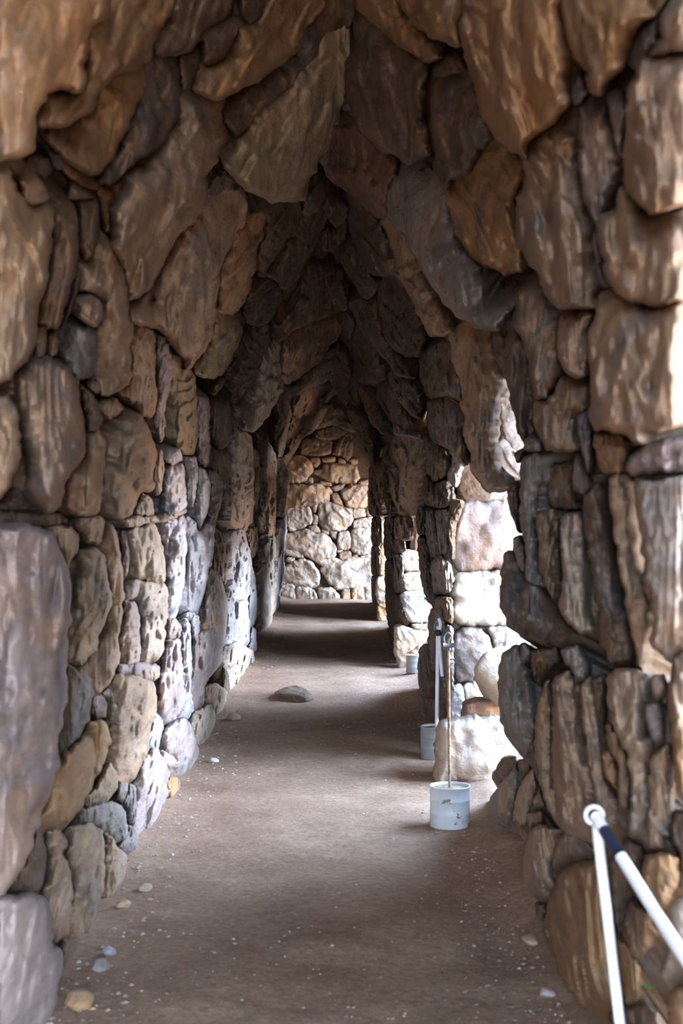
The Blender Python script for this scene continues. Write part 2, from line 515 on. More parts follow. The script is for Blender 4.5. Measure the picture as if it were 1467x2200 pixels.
# open ground outside
xs2 = np.concatenate([np.linspace(-40, -3, 14), np.linspace(-2.5, 8, 30), np.linspace(9, 60, 22)]); ys2 = np.linspace(-45, 75, 70)
X, Y = np.meshgrid(xs2, ys2)
Zg = 0.10 * fbm(np.stack([X * 0.3, Y * 0.3, X * 0], -1).reshape(-1, 3), 31, 3).reshape(X.shape) * np.clip((X - 3.1) / 3, 0, 1)
v, f = grid_mesh('', np.stack([X, Y, Zg - 0.12 + 0.10 * np.clip((X - 1.9) / 1.2, 0, 1)], -1), None)
ground = link_mesh('ground', v, f, M_DIRT)
tag(ground, 'open earth terrace outside the openings in full daylight', 'ground', kind='structure')

# ------------------------------------------------------------------ facing stones
# each line: surface(P = gallery profile, number = upright face at that depth) proudness bulge colour | outline seen from the standpoint
PAR = dict(L=wall_left, R=wall_right, V=ceiling, E=wall_back)
DATA = """
# ---- vault, near left
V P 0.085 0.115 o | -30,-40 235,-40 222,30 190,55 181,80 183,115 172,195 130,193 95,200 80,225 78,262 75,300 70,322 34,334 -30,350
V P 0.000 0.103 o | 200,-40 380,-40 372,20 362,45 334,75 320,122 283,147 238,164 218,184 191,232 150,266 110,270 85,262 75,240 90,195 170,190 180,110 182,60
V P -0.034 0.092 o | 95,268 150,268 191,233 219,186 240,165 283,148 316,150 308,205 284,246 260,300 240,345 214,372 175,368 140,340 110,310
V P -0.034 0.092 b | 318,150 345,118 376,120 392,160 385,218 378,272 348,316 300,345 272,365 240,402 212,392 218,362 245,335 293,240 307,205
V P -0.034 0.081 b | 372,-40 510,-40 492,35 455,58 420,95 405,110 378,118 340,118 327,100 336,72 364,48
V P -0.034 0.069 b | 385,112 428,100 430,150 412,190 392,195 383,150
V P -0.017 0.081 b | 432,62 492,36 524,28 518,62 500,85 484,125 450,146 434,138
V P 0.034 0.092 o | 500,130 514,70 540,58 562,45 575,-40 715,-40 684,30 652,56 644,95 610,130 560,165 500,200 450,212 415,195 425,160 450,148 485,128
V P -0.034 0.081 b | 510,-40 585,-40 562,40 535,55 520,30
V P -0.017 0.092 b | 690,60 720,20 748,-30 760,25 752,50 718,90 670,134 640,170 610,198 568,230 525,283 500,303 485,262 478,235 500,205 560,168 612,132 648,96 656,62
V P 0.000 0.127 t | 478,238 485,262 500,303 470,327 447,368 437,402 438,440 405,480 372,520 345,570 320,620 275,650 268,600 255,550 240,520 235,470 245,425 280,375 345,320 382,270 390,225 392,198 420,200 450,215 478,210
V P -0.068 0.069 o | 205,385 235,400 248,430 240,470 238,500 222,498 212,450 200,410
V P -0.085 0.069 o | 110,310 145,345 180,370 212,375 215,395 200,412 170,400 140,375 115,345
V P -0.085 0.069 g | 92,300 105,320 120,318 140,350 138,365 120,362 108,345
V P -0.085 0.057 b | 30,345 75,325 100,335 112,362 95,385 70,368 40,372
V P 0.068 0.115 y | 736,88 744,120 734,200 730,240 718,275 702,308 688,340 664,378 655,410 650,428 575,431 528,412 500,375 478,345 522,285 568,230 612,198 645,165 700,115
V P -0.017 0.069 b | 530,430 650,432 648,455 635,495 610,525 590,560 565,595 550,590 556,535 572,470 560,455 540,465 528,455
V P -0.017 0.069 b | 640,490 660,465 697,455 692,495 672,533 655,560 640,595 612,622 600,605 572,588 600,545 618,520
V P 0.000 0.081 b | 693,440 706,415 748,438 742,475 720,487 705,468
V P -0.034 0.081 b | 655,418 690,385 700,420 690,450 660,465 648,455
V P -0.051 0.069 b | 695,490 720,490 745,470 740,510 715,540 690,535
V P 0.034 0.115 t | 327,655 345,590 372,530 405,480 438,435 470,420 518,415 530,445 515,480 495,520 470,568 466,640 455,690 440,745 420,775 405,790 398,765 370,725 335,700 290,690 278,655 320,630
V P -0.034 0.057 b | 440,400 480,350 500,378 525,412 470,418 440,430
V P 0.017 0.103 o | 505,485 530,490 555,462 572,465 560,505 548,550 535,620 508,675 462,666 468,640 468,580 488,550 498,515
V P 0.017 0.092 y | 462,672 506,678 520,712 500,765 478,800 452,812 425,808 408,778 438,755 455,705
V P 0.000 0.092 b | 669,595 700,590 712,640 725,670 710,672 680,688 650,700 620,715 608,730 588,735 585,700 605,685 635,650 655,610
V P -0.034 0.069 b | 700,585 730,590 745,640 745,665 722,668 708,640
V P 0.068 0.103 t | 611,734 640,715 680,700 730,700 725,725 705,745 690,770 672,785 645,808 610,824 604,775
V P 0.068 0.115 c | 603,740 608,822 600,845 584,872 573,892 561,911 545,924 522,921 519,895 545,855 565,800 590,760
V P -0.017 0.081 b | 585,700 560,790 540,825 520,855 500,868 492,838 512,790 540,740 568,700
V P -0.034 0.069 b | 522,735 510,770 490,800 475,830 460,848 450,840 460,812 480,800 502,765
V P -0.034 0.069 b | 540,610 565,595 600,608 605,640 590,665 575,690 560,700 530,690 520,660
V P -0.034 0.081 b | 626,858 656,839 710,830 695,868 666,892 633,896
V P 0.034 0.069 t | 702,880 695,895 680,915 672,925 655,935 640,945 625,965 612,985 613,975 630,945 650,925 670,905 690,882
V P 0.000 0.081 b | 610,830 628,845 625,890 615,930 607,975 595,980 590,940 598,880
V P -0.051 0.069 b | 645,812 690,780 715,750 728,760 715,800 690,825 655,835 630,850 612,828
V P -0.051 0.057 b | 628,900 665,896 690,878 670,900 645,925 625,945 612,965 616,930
# ---- vault, right
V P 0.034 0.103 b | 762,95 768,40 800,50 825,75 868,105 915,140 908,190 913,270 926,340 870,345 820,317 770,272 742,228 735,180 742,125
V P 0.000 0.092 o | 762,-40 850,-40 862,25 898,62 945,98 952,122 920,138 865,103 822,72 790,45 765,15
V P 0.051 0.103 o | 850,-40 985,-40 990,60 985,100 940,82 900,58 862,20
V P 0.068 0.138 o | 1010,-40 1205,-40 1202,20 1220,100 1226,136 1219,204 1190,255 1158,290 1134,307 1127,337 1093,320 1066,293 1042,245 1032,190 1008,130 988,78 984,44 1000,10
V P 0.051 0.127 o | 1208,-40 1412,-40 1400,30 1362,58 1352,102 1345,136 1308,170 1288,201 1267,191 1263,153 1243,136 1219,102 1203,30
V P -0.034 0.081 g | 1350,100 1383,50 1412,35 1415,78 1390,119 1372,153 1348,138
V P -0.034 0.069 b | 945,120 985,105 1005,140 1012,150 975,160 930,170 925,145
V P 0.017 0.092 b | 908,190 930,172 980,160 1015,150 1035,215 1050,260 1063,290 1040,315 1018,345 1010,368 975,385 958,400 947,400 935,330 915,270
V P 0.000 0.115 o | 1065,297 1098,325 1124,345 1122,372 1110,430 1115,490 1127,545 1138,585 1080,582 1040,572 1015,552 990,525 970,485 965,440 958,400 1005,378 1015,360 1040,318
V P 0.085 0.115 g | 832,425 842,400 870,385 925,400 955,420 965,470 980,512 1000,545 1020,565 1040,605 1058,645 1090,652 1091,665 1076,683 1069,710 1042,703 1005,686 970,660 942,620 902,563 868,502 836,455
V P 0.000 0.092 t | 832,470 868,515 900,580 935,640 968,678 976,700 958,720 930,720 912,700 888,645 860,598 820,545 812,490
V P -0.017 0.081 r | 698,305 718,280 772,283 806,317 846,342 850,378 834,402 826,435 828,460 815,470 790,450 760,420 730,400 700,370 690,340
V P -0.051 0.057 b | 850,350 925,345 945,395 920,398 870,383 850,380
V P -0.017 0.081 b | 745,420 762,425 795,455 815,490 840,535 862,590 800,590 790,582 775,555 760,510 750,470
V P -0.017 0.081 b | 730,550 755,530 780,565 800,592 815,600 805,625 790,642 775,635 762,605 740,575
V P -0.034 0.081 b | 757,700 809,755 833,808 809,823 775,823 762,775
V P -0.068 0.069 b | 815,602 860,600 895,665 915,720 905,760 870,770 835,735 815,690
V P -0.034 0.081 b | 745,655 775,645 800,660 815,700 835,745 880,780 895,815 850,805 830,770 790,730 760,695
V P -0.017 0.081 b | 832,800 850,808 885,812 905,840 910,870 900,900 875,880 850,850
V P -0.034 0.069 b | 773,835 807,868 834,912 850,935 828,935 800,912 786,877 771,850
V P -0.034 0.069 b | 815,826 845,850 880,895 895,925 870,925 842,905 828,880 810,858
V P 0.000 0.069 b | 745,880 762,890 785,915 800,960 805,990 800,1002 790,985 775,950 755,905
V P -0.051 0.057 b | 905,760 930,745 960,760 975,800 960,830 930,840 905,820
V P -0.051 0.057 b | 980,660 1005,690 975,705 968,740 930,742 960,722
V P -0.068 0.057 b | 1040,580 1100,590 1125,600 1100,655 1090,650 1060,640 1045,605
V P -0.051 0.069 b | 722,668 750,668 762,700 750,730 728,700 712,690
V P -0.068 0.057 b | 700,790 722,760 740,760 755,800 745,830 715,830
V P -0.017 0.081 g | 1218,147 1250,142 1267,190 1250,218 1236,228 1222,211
# ---- left wall, near and upper
L P 0.02 0.10 t | -30,350 20,365 40,420 70,445 100,430 115,455 112,520 100,590 85,650 82,690 70,760 45,790 20,810 -30,840
L P -0.01 0.07 t | 36,375 68,368 92,392 107,432 70,440 45,420
L P 0.03 0.08 b | 115,440 140,425 163,450 167,552 150,613 136,661 122,705 100,705 82,682 88,640 102,586 112,518 110,470
L P -0.03 0.06 t | 80,690 98,705 100,735 95,765 70,768 72,740
L P -0.03 0.06 t | 98,708 120,708 126,735 122,760 110,766 98,755
L P 0.00 0.08 b | 167,430 205,420 212,460 209,520 200,550 178,556 167,520
L P -0.02 0.06 b | 150,385 200,415 205,425 165,430 140,425
L P -0.02 0.06 b | 165,560 170,618 160,645 140,690 132,690 150,620
L P 0.02 0.09 t | 205,520 225,510 252,548 268,575 270,640 280,680 281,808 272,822 242,848 218,846 207,805 206,705 220,680 216,640 190,625 170,618 170,565 200,555
L P 0.03 0.08 p | 162,640 190,630 218,648 221,682 205,703 184,695 164,675
L P 0.01 0.08 g | 148,695 184,695 205,708 207,800 185,812 160,815 138,793 128,762 136,722
L P -0.03 0.06 t | 182,815 208,808 220,840 205,845 185,832
L P 0.03 0.11 t | 30,825 60,775 110,768 150,798 165,830 172,870 182,930 180,970 160,1000 140,1020 132,1070 118,1100 90,1100 60,1060 55,1000 48,930 40,870
L P 0.01 0.08 t | -30,850 20,845 40,890 46,980 25,1030 0,1070 -30,1075
L P -0.06 0.05 b | 20,1050 45,1000 58,1060 90,1100 50,1098 -20,1092
L P 0.02 0.08 t | 185,930 205,922 225,950 222,1020 212,1095 190,1110 160,1108 136,1090 134,1040 150,1005 175,985
L P 0.00 0.07 b | 165,825 190,840 208,862 220,905 205,925 186,925 182,890 172,855
L P 0.00 0.07 t | 215,860 245,855 264,876 252,890 235,900 208,880
L P 0.02 0.09 t | 235,940 255,900 290,890 320,920 332,970 328,1045 305,1055 296,1072 282,1100 260,1118 236,1110 222,1070 222,1000
L P 0.00 0.08 t | 282,715 305,695 330,710 332,790 336,860 328,895 305,890 280,862 262,842 282,818 284,760
L P 0.01 0.07 p | 330,712 355,722 362,757 371,790 362,832 352,880 352,915 345,950 335,935 328,895 337,850
L P 0.01 0.07 b | 449,862 490,856 496,890 496,945 482,962 467,960 449,932
L P 0.02 0.07 y | 375,770 395,768 415,808 420,850 422,930 418,975 395,975 372,955 370,900 372,840
L P 0.02 0.07 p | 422,850 448,855 449,935 448,985 440,1005 428,990 420,975 423,900
L P -0.01 0.06 b | 447,962 465,964 485,962 497,980 500,1050 495,1120 485,1150 478,1090 470,1010 450,1005
L P 0.00 0.06 p | 443,1012 462,1010 478,1030 475,1070 462,1120 455,1150 448,1140 446,1080
L P 0.02 0.08 w | 352,1000 395,998 400,1090 370,1108 340,1112 345,1060
L P 0.02 0.06 w | 350,985 360,965 385,962 392,985 370,1000
L P 0.01 0.06 c | 330,970 348,965 352,1010 345,1060 330,1065 325,1030
L P 0.03 0.07 w | 425,1000 441,1013 451,1035 449,1085 437,1115 427,1140 420,1105 418,1055
L P 0.02 0.06 w | 398,982 420,980 425,1010 420,1060 412,1092 402,1060
L P 0.04 0.05 c | 258,1118 290,1108 330,1112 398,1092 398,1102 360,1118 330,1120 300,1130 270,1132
L P 0.01 0.07 c | 300,1060 325,1070 330,1108 290,1106 280,1100
L P 0.02 0.09 c | 272,1135 330,1122 345,1175 355,1250 320,1250 283,1240 275,1190
L P 0.02 0.09 c | 270,1250 320,1252 356,1255 358,1330 350,1395 335,1420 300,1420 300,1330 290,1295 265,1290
L P 0.00 0.06 p | 255,1140 270,1145 278,1190 275,1225 262,1250 256,1210
L P 0.01 0.07 p | 260,1292 290,1292 300,1330 302,1400 295,1425 255,1440 250,1380
L P 0.02 0.07 w | 345,1120 370,1115 398,1105 400,1180 392,1250 380,1320 365,1345 358,1310 356,1240 348,1180
L P 0.02 0.08 w | 400,1110 415,1120 427,1145 445,1120 457,1130 455,1190 445,1240 435,1290 420,1320 405,1310 398,1250 400,1180
L P 0.02 0.08 p | 450,1220 470,1245 482,1270 490,1330 488,1350 478,1400 470,1410 440,1420 425,1400 430,1320 440,1260
L P -0.02 0.06 b | 458,1135 490,1155 498,1185 487,1220 486,1258 470,1250 455,1215 455,1170
L P 0.02 0.07 w | 390,1325 405,1315 425,1322 428,1340 424,1400 412,1372 408,1342
L P 0.02 0.07 p | 355,1330 375,1330 390,1345 385,1372 358,1374 352,1350
L P 0.04 0.08 p | 355,1375 385,1372 392,1450 395,1520 370,1550 345,1540 338,1505 345,1420
L P 0.03 0.06 w | 392,1330 405,1330 410,1420 408,1480 414,1530 408,1545 398,1520 393,1430
L P 0.02 0.07 p | 412,1375 440,1350 475,1345 476,1420 450,1450 438,1475 436,1512 415,1525 405,1480
L P 0.03 0.06 t | 437,1478 465,1468 487,1485 484,1515 465,1555 458,1520 440,1510
L P 0.05 0.06 c | 418,1530 450,1513 461,1542 462,1590 447,1620 433,1620 422,1590 411,1555
L P 0.04 0.08 p | 345,1580 368,1550 402,1542 420,1590 433,1640 433,1665 410,1690 385,1665 370,1650 380,1635 355,1615
L P 0.01 0.06 w | 328,1530 345,1540 352,1570 342,1590 335,1620 322,1625 312,1600 322,1570
L P 0.06 0.04 p | 345,1612 372,1625 381,1642 368,1650 352,1645
L P 0.05 0.05 o | 362,1668 382,1672 399,1712 385,1725 354,1732 355,1700
L P 0.03 0.09 t | 245,1448 327,1460 335,1497 323,1568 306,1640 283,1674 259,1667 245,1616 235,1555 238,1503
L P 0.01 0.06 p | 250,1430 300,1425 340,1430 345,1455 325,1465 250,1450
L P 0.03 0.08 p | 335,1612 355,1630 361,1660 358,1700 343,1745 337,1806 320,1835 300,1830 293,1760 291,1680 310,1630
L P -0.02 0.06 g | 250,1460 253,1480 245,1512 232,1515 215,1495 225,1480 238,1462
L P -0.02 0.06 b | 195,1500 218,1490 232,1515 228,1545 205,1545 190,1530
L P 0.05 0.12 p | -30,1140 60,1136 85,1140 102,1152 130,1205 143,1280 146,1350 140,1420 130,1490 123,1605 105,1660 92,1740 68,1805 40,1855 20,1900 15,1935 -30,1945
L P 0.00 0.08 t | 95,1135 130,1130 150,1132 170,1152 166,1185 150,1200 140,1240 128,1195 105,1155
L P -0.01 0.08 t | 160,1112 222,1110 222,1145 212,1170 178,1166 170,1145 155,1130
L P -0.05 0.05 b | -30,1096 90,1102 130,1100 152,1115 152,1130 90,1133 -30,1130
L P -0.01 0.09 t | 165,1190 200,1175 225,1195 238,1260 235,1330 210,1370 205,1400 172,1432 142,1425 145,1350 155,1260
L P 0.02 0.08 t | 215,1165 232,1125 252,1150 262,1230 262,1300 253,1360 253,1420 240,1460 208,1492 197,1465 178,1436 205,1400 225,1350 238,1290 232,1210
L P -0.03 0.08 b | 138,1430 190,1448 205,1492 192,1535 178,1580 145,1608 122,1640 122,1600 130,1490
L P 0.02 0.09 o | 190,1555 225,1550 235,1602 212,1657 185,1708 163,1742 130,1778 98,1783 82,1765 98,1725 108,1660 136,1622 178,1590
L P 0.00 0.08 t | 235,1636 252,1667 252,1692 225,1722 182,1735 170,1730 205,1690
L P 0.01 0.08 g | 172,1740 238,1721 268,1742 274,1792 258,1817 238,1803 205,1775 165,1770
L P 0.00 0.06 g | 252,1678 276,1682 272,1705 262,1728 248,1718 253,1695
L P 0.01 0.06 g | 278,1685 292,1690 294,1740 290,1772 276,1770 272,1735 265,1725
L P 0.02 0.06 g | 275,1775 290,1778 298,1805 290,1835 262,1838 252,1825 270,1800
L P 0.05 0.09 t | 147,1775 196,1771 218,1784 222,1811 221,1897 212,1934 196,1989 184,2010 170,2020 153,2000 158,1890 138,1840 148,1810
L P 0.02 0.08 t | 95,1785 132,1787 147,1808 138,1836 156,1888 150,2008 122,2022 102,2020 98,1940 88,1925 104,1865
L P 0.00 0.07 b | 135,2018 165,2020 178,2038 165,2070 144,2088 126,2100 126,2050
L P 0.05 0.11 p | -30,1940 15,1928 60,1924 98,1931 101,1995 104,2041 126,2050 123,2133 131,2150 120,2250 -30,2250
L P -0.01 0.07 b | 82,1768 95,1805 101,1842 90,1903 76,1922 52,1922 18,1918 28,1873 64,1811
L P 0.03 0.07 t | 224,1787 252,1818 273,1839 274,1897 264,1943 246,1971 227,1973 214,1963 220,1900 223,1830
L P 0.03 0.05 b | 275,1845 285,1870 284,1900 272,1935 268,1930 274,1890
# ---- left wall, far
L P 0.05 0.06 c | 517,932 541,940 541,993 543,1055 543,1116 530,1135 522,1140 498,1135 500,1085 514,1034 514,993
L P 0.00 0.05 p | 500,945 514,940 515,1000 512,1040 500,1060 496,1000
L P 0.01 0.05 t | 543,962 555,977 558,1034 551,1085 544,1108 542,1050
L P 0.06 0.06 w | 498,1145 522,1137 531,1172 539,1202 535,1264 530,1290 510,1294 502,1243 500,1190
L P 0.06 0.06 w | 490,1262 510,1294 530,1290 535,1345 532,1380 520,1385 500,1378 482,1385 490,1325 486,1294
L P 0.03 0.05 g | 527,1139 550,1132 554,1160 551,1182 541,1200 533,1172
L P 0.03 0.05 w | 540,1214 547,1243 551,1284 550,1325 541,1345 536,1305 535,1264
L P 0.06 0.06 c | 478,1392 510,1380 528,1392 545,1400 551,1420 534,1455 537,1495 506,1502 492,1445
L P 0.00 0.05 b | 476,1430 490,1445 505,1502 490,1512 480,1480
L P 0.03 0.05 w | 540,1348 548,1352 552,1395 545,1402 535,1395
L P 0.05 0.05 c | 574,1157 590,1155 592,1192 586,1200 586,1243 588,1274 590,1300 578,1341 566,1341 561,1300 567,1264 563,1227 568,1186
L P 0.04 0.05 t | 578,955 592,977 590,1055 590,1150 576,1155 578,1075 575,1025
L P -0.02 0.05 b | 558,1000 574,1020 577,1075 574,1150 560,1130 556,1060
L P -0.03 0.04 b | 553,1160 566,1150 562,1220 560,1290 556,1340 552,1300 548,1230
L P -0.03 0.04 b | 555,930 576,940 576,1010 560,1000 556,970
L P 0.05 0.05 w | 598,1128 612,1105 614,1140 608,1172 608,1202 611,1227 604,1247 598,1274 600,1300 592,1302 591,1268 596,1223 594,1186
L P 0.05 0.04 c | 611,993 620,1030 614,1080 606,1112 601,1105 608,1055 606,1034
L P 0.00 0.04 b | 594,985 606,988 607,1030 606,1060 600,1110 592,1090
L P -0.03 0.05 b | 497,870 518,880 520,925 514,940 500,945 497,900
# ---- end wall
E 27.28 0.0 0.07 b | 654,944 713,946 712,971 693,978 647,975 649,957
E 27.28 0.0 0.07 b | 717,969 725,942 752,932 757,954 756,973 746,990 733,978 714,976
E 27.28 0.0 0.07 b | 679,927 714,915 748,927 725,941 702,945 679,940
E 27.28 0.0 0.07 b | 672,922 690,890 712,865 735,880 762,925 750,925 715,912
E 27.28 0.0 0.09 t | 612,985 643,980 666,992 671,1012 664,1022 650,1035 618,1036 605,1012
E 27.28 0.0 0.05 t | 668,985 685,984 687,995 678,1003 669,998
E 27.28 0.0 0.05 t | 692,986 718,982 720,990 704,993 693,991
E 27.28 0.0 0.08 t | 698,998 720,996 763,998 771,1026 760,1037 718,1036 690,1024 672,1014 695,1010
E 27.28 0.0 0.04 t | 728,985 738,988 742,996 728,994
E 27.28 0.0 0.04 t | 750,988 765,986 768,994 757,997
E 27.28 0.0 0.04 t | 654,1036 670,1025 671,1038
E 27.28 0.0 0.04 t | 688,1035 710,1038 712,1043 688,1041
E 27.28 0.02 0.09 t | 605,1044 686,1043 710,1053 705,1079 682,1081 640,1087 605,1089
E 27.28 0.0 0.05 t | 712,1048 740,1040 735,1050 720,1055
E 27.28 0.0 0.09 t | 733,1056 750,1045 765,1041 798,1045 802,1085 780,1091 748,1090 735,1068
E 27.28 0.0 0.05 t | 772,1036 792,1031 804,1042 775,1043
E 27.28 0.0 0.08 c | 612,1096 640,1090 664,1088 670,1122 645,1135 622,1141 613,1120
E 27.28 0.0 0.04 t | 668,1083 682,1082 676,1103
E 27.28 0.0 0.04 c | 674,1106 682,1110 680,1127 673,1126
E 27.28 0.0 0.09 c | 685,1085 702,1081 718,1082 742,1090 757,1098 756,1122 733,1140 702,1138 686,1122
E 27.28 0.0 0.06 t | 712,1062 725,1060 738,1086 718,1081
E 27.28 0.0 0.06 c | 758,1094 784,1092 786,1108 759,1113
E 27.28 0.0 0.04 t | 788,1088 804,1090 803,1108 789,1107
E 27.28 0.0 0.06 c | 760,1120 798,1111 806,1112 806,1133 760,1134
E 27.28 0.0 0.09 c | 758,1136 806,1135 806,1187 771,1191 754,1180
E 27.28 0.0 0.05 c | 710,1142 723,1142 722,1157 713,1153
E 27.28 0.0 0.07 c | 729,1145 748,1142 754,1160 750,1180 727,1180 726,1160
E 27.28 0.02 0.10 c | 605,1157 652,1138 670,1146 702,1150 717,1168 721,1193 710,1201 675,1201 647,1187 605,1180
E 27.28 0.0 0.05 c | 664,1132 680,1130 688,1143 670,1144
E 27.28 0.0 0.05 c | 690,1138 705,1140 706,1148 692,1146
E 27.28 0.0 0.05 t | 730,1188 752,1185 754,1199 732,1203
E 27.28 0.0 0.03 c | 724,1183 737,1182 728,1187
E 27.28 0.0 0.05 c | 771,1197 794,1191 806,1196 806,1200
E 27.28 0.0 0.04 c | 760,1192 768,1190 766,1199 758,1198
E 27.28 0.0 0.05 c | 612,1182 632,1182 650,1192 650,1199 614,1191
E 27.28 0.0 0.05 c | 617,1199 633,1199 627,1208 616,1206
E 27.28 0.0 0.06 c | 675,1203 722,1200 735,1206 712,1212 695,1216
E 27.28 0.0 0.10 c | 601,1222 632,1208 651,1199 668,1210 683,1231 685,1254 672,1262 640,1258 601,1257
E 27.28 0.0 0.10 c | 692,1222 721,1208 752,1201 806,1201 806,1262 763,1264 729,1266 704,1245
E 27.2 0.0 0.10 c | 601,1258 628,1256 636,1279 634,1290 604,1290
E 27.2 0.0 0.10 c | 636,1262 665,1264 680,1276 680,1290 638,1290
E 27.2 0.0 0.12 c | 682,1266 712,1263 730,1282 728,1294 690,1294
E 27.2 0.0 0.10 t | 736,1268 752,1268 752,1292 736,1292
E 27.2 0.0 0.11 t | 756,1264 782,1263 783,1295 757,1295
E 27.2 0.0 0.11 c | 785,1263 806,1264 806,1296 785,1295
# ---- right wall, far pillars
R P 0.10 0.05 b | 796,1000 818,1010 820,1050 817,1102 828,1107 794,1107 792,1060
R Q 0.10 0.05 b | 800,1112 817,1112 817,1170 800,1172
R Q 0.10 0.05 b | 799,1175 815,1175 814,1235 799,1235
R Q 0.10 0.05 b | 799,1238 810,1240 808,1290 812,1310 802,1300
R 21.15 0.0 0.05 c | 818,1118 832,1118 832,1165 820,1170
R 21.15 0.0 0.07 t | 818,1172 833,1170 833,1233 816,1236
R 21.15 0.0 0.07 c | 811,1240 829,1238 833,1240 835,1293 818,1295 808,1280
R 21.15 0.0 0.07 o | 812,1298 836,1296 836,1336 813,1336
R P 0.05 0.06 t | 847,935 875,936 905,945 908,993 897,1000 896,1105 868,1108 850,1103 835,1065 828,995
R P 0.10 0.05 b | 822,960 832,990 838,1060 848,1105 835,1110 825,1060
R 14.9 0.0 0.06 c | 892,1000 912,1000 912,1060 902,1085 890,1088 890,1040
R Q 0.05 0.06 b | 848,1110 884,1112 886,1155 880,1160 846,1158
R 14.9 0.0 0.06 p | 884,1105 905,1130 905,1150 898,1182 882,1180 886,1150
R Q 0.05 0.05 b | 843,1160 868,1160 870,1185 845,1188
R P 0.10 0.05 b | 826,1112 845,1112 845,1200 828,1200
R Q 0.05 0.06 g | 845,1192 863,1192 868,1270 845,1275
R 14.7 0.0 0.08 c | 862,1184 900,1184 912,1226 867,1228
R 14.7 0.0 0.08 c | 867,1231 915,1229 915,1267 869,1270
R 14.6 0.0 0.10 w | 862,1275 915,1270 930,1292 930,1334 880,1338 868,1315
R 14.6 0.0 0.07 c | 883,1341 925,1341 925,1355 893,1352
R 14.5 0.0 0.10 c | 847,1342 885,1355 925,1358 905,1385 884,1405 878,1438 856,1440 850,1390
R P 0.10 0.05 b | 828,1205 843,1205 845,1340 835,1345 830,1290
R Q 0.05 0.05 b | 846,1278 860,1280 868,1320 878,1340 850,1340
R P 0.10 0.05 b | 834,1350 847,1348 850,1400 856,1435 840,1400
R 14.4 0.0 0.05 o | 880,1402 905,1385 910,1432 880,1432
R Q 0.05 0.06 g | 846,905 880,928 905,930 905,944 875,935 847,934
# pillar between the two nearest openings
R Q 0.02 0.07 b | 925,860 960,850 985,870 998,925 1005,985 1000,1000 960,960 925,940 918,900
R Q 0.02 0.07 b | 914,932 928,945 952,965 966,990 966,1012 935,1035 918,1005
R Q 0.03 0.05 b | 925,930 968,950 972,962 945,955 928,945
R Q 0.02 0.06 g | 968,958 995,962 993,1005 980,1050 963,1022 975,990
R Q 0.02 0.06 b | 915,1020 935,1040 962,1030 975,1055 975,1085 950,1092 920,1085 908,1060
R 8.9 0.0 0.02 b | 988,990 1012,1000 1035,1035 1052,1065 1052,1080 1000,1080 985,1050
R P 0.03 0.06 b | 897,1090 914,1090 917,1148 899,1148 895,1120
R P 0.03 0.06 g | 916,1090 935,1100 945,1190 925,1200 915,1150
R Q 0.03 0.06 g | 936,1098 966,1095 964,1140 958,1190 946,1192
R Q 0.02 0.06 b | 968,1075 996,1076 985,1110 975,1140 976,1200 968,1195 964,1140
R P 0.04 0.06 b | 899,1150 920,1162 923,1222 933,1279 921,1293 909,1257 899,1186
R Q 0.03 0.07 g | 923,1210 947,1193 966,1212 973,1241 968,1281 947,1274 933,1279
R Q 0.03 0.07 b | 933,1284 971,1284 972,1341 947,1327 930,1300
R Q 0.04 0.06 g | 925,1315 938,1305 952,1325 958,1370 955,1440 930,1440 922,1390
R Q 0.03 0.06 g | 958,1340 971,1350 972,1430 970,1540 958,1560 955,1450
R P 0.04 0.06 b | 903,1390 922,1385 930,1440 925,1500 905,1500 899,1440
R P 0.05 0.06 b | 905,1505 938,1500 940,1560 925,1565 905,1545
R Q 0.04 0.06 b | 939,1440 955,1445 957,1560 940,1565
R Q 0.02 0.07 b | 925,745 965,735 985,760 985,800 995,860 960,845 925,855 908,820
R 9.02 0.0 0.03 m mortar | 966,1060 1145,1045 1145,1550 968,1552
# nearest opening: hanging stone, lit jamb, pile
R Q 0.03 0.08 t | 975,700 998,697 1040,705 1058,715 1065,750 1075,790 1078,830 1070,870 1068,940 1075,1000 1105,1030 1090,1045 1055,1052 1040,1030 1015,995 1005,940 998,870 985,800 970,760
R 8.93 0.0 0.08 g | 1070,800 1095,820 1112,900 1140,960 1140,985 1105,975 1080,935 1072,880
R 8.9 0.0 0.10 g | 1085,930 1098,960 1120,985 1125,1030 1085,1025 1060,990 1070,945
R 8.95 0.0 0.14 p | 997,1078 1048,1080 1105,1078 1145,1078 1145,1225 1085,1222 1050,1222 985,1228 973,1205 975,1150 985,1110
R 9.0 0.0 0.10 m | 1050,1055 1090,1048 1140,1050 1140,1076 1046,1077
R 8.9 0.0 0.15 m | 978,1235 1010,1228 1135,1230 1135,1340 1040,1342 985,1340 970,1315 970,1270
R 8.88 0.0 0.12 g | 985,1352 1030,1350 1055,1372 1058,1420 1035,1438 1012,1463 983,1463 970,1430 972,1375
R 8.92 0.0 0.12 m | 1045,1346 1135,1348 1135,1440 1062,1440 1060,1380
R 8.85 0.0 0.08 w | 970,1475 990,1470 998,1500 995,1530 975,1545 967,1540
R 8.9 0.0 0.08 m | 995,1470 1030,1468 1060,1490 1060,1505 1000,1505
R 8.5 0.0 0.10 r | 1000,1510 1030,1502 1110,1510 1110,1550 1040,1550 995,1549
R 8.35 0.12 0.22 c | 937,1615 943,1580 960,1552 1040,1547 1095,1545 1125,1580 1125,1605 1085,1630 1075,1660 1065,1700 1010,1700 1000,1690 937,1688
# ---- right wall, near, lower left group
R P -0.12 0.07 b | 1080,1627 1106,1624 1112,1645 1095,1675 1078,1686 1056,1672
R P -0.12 0.08 g | 1082,1675 1108,1640 1116,1662 1102,1735 1090,1777 1060,1779 1051,1722
R P -0.12 0.06 b | 1113,1634 1140,1632 1140,1658 1120,1682
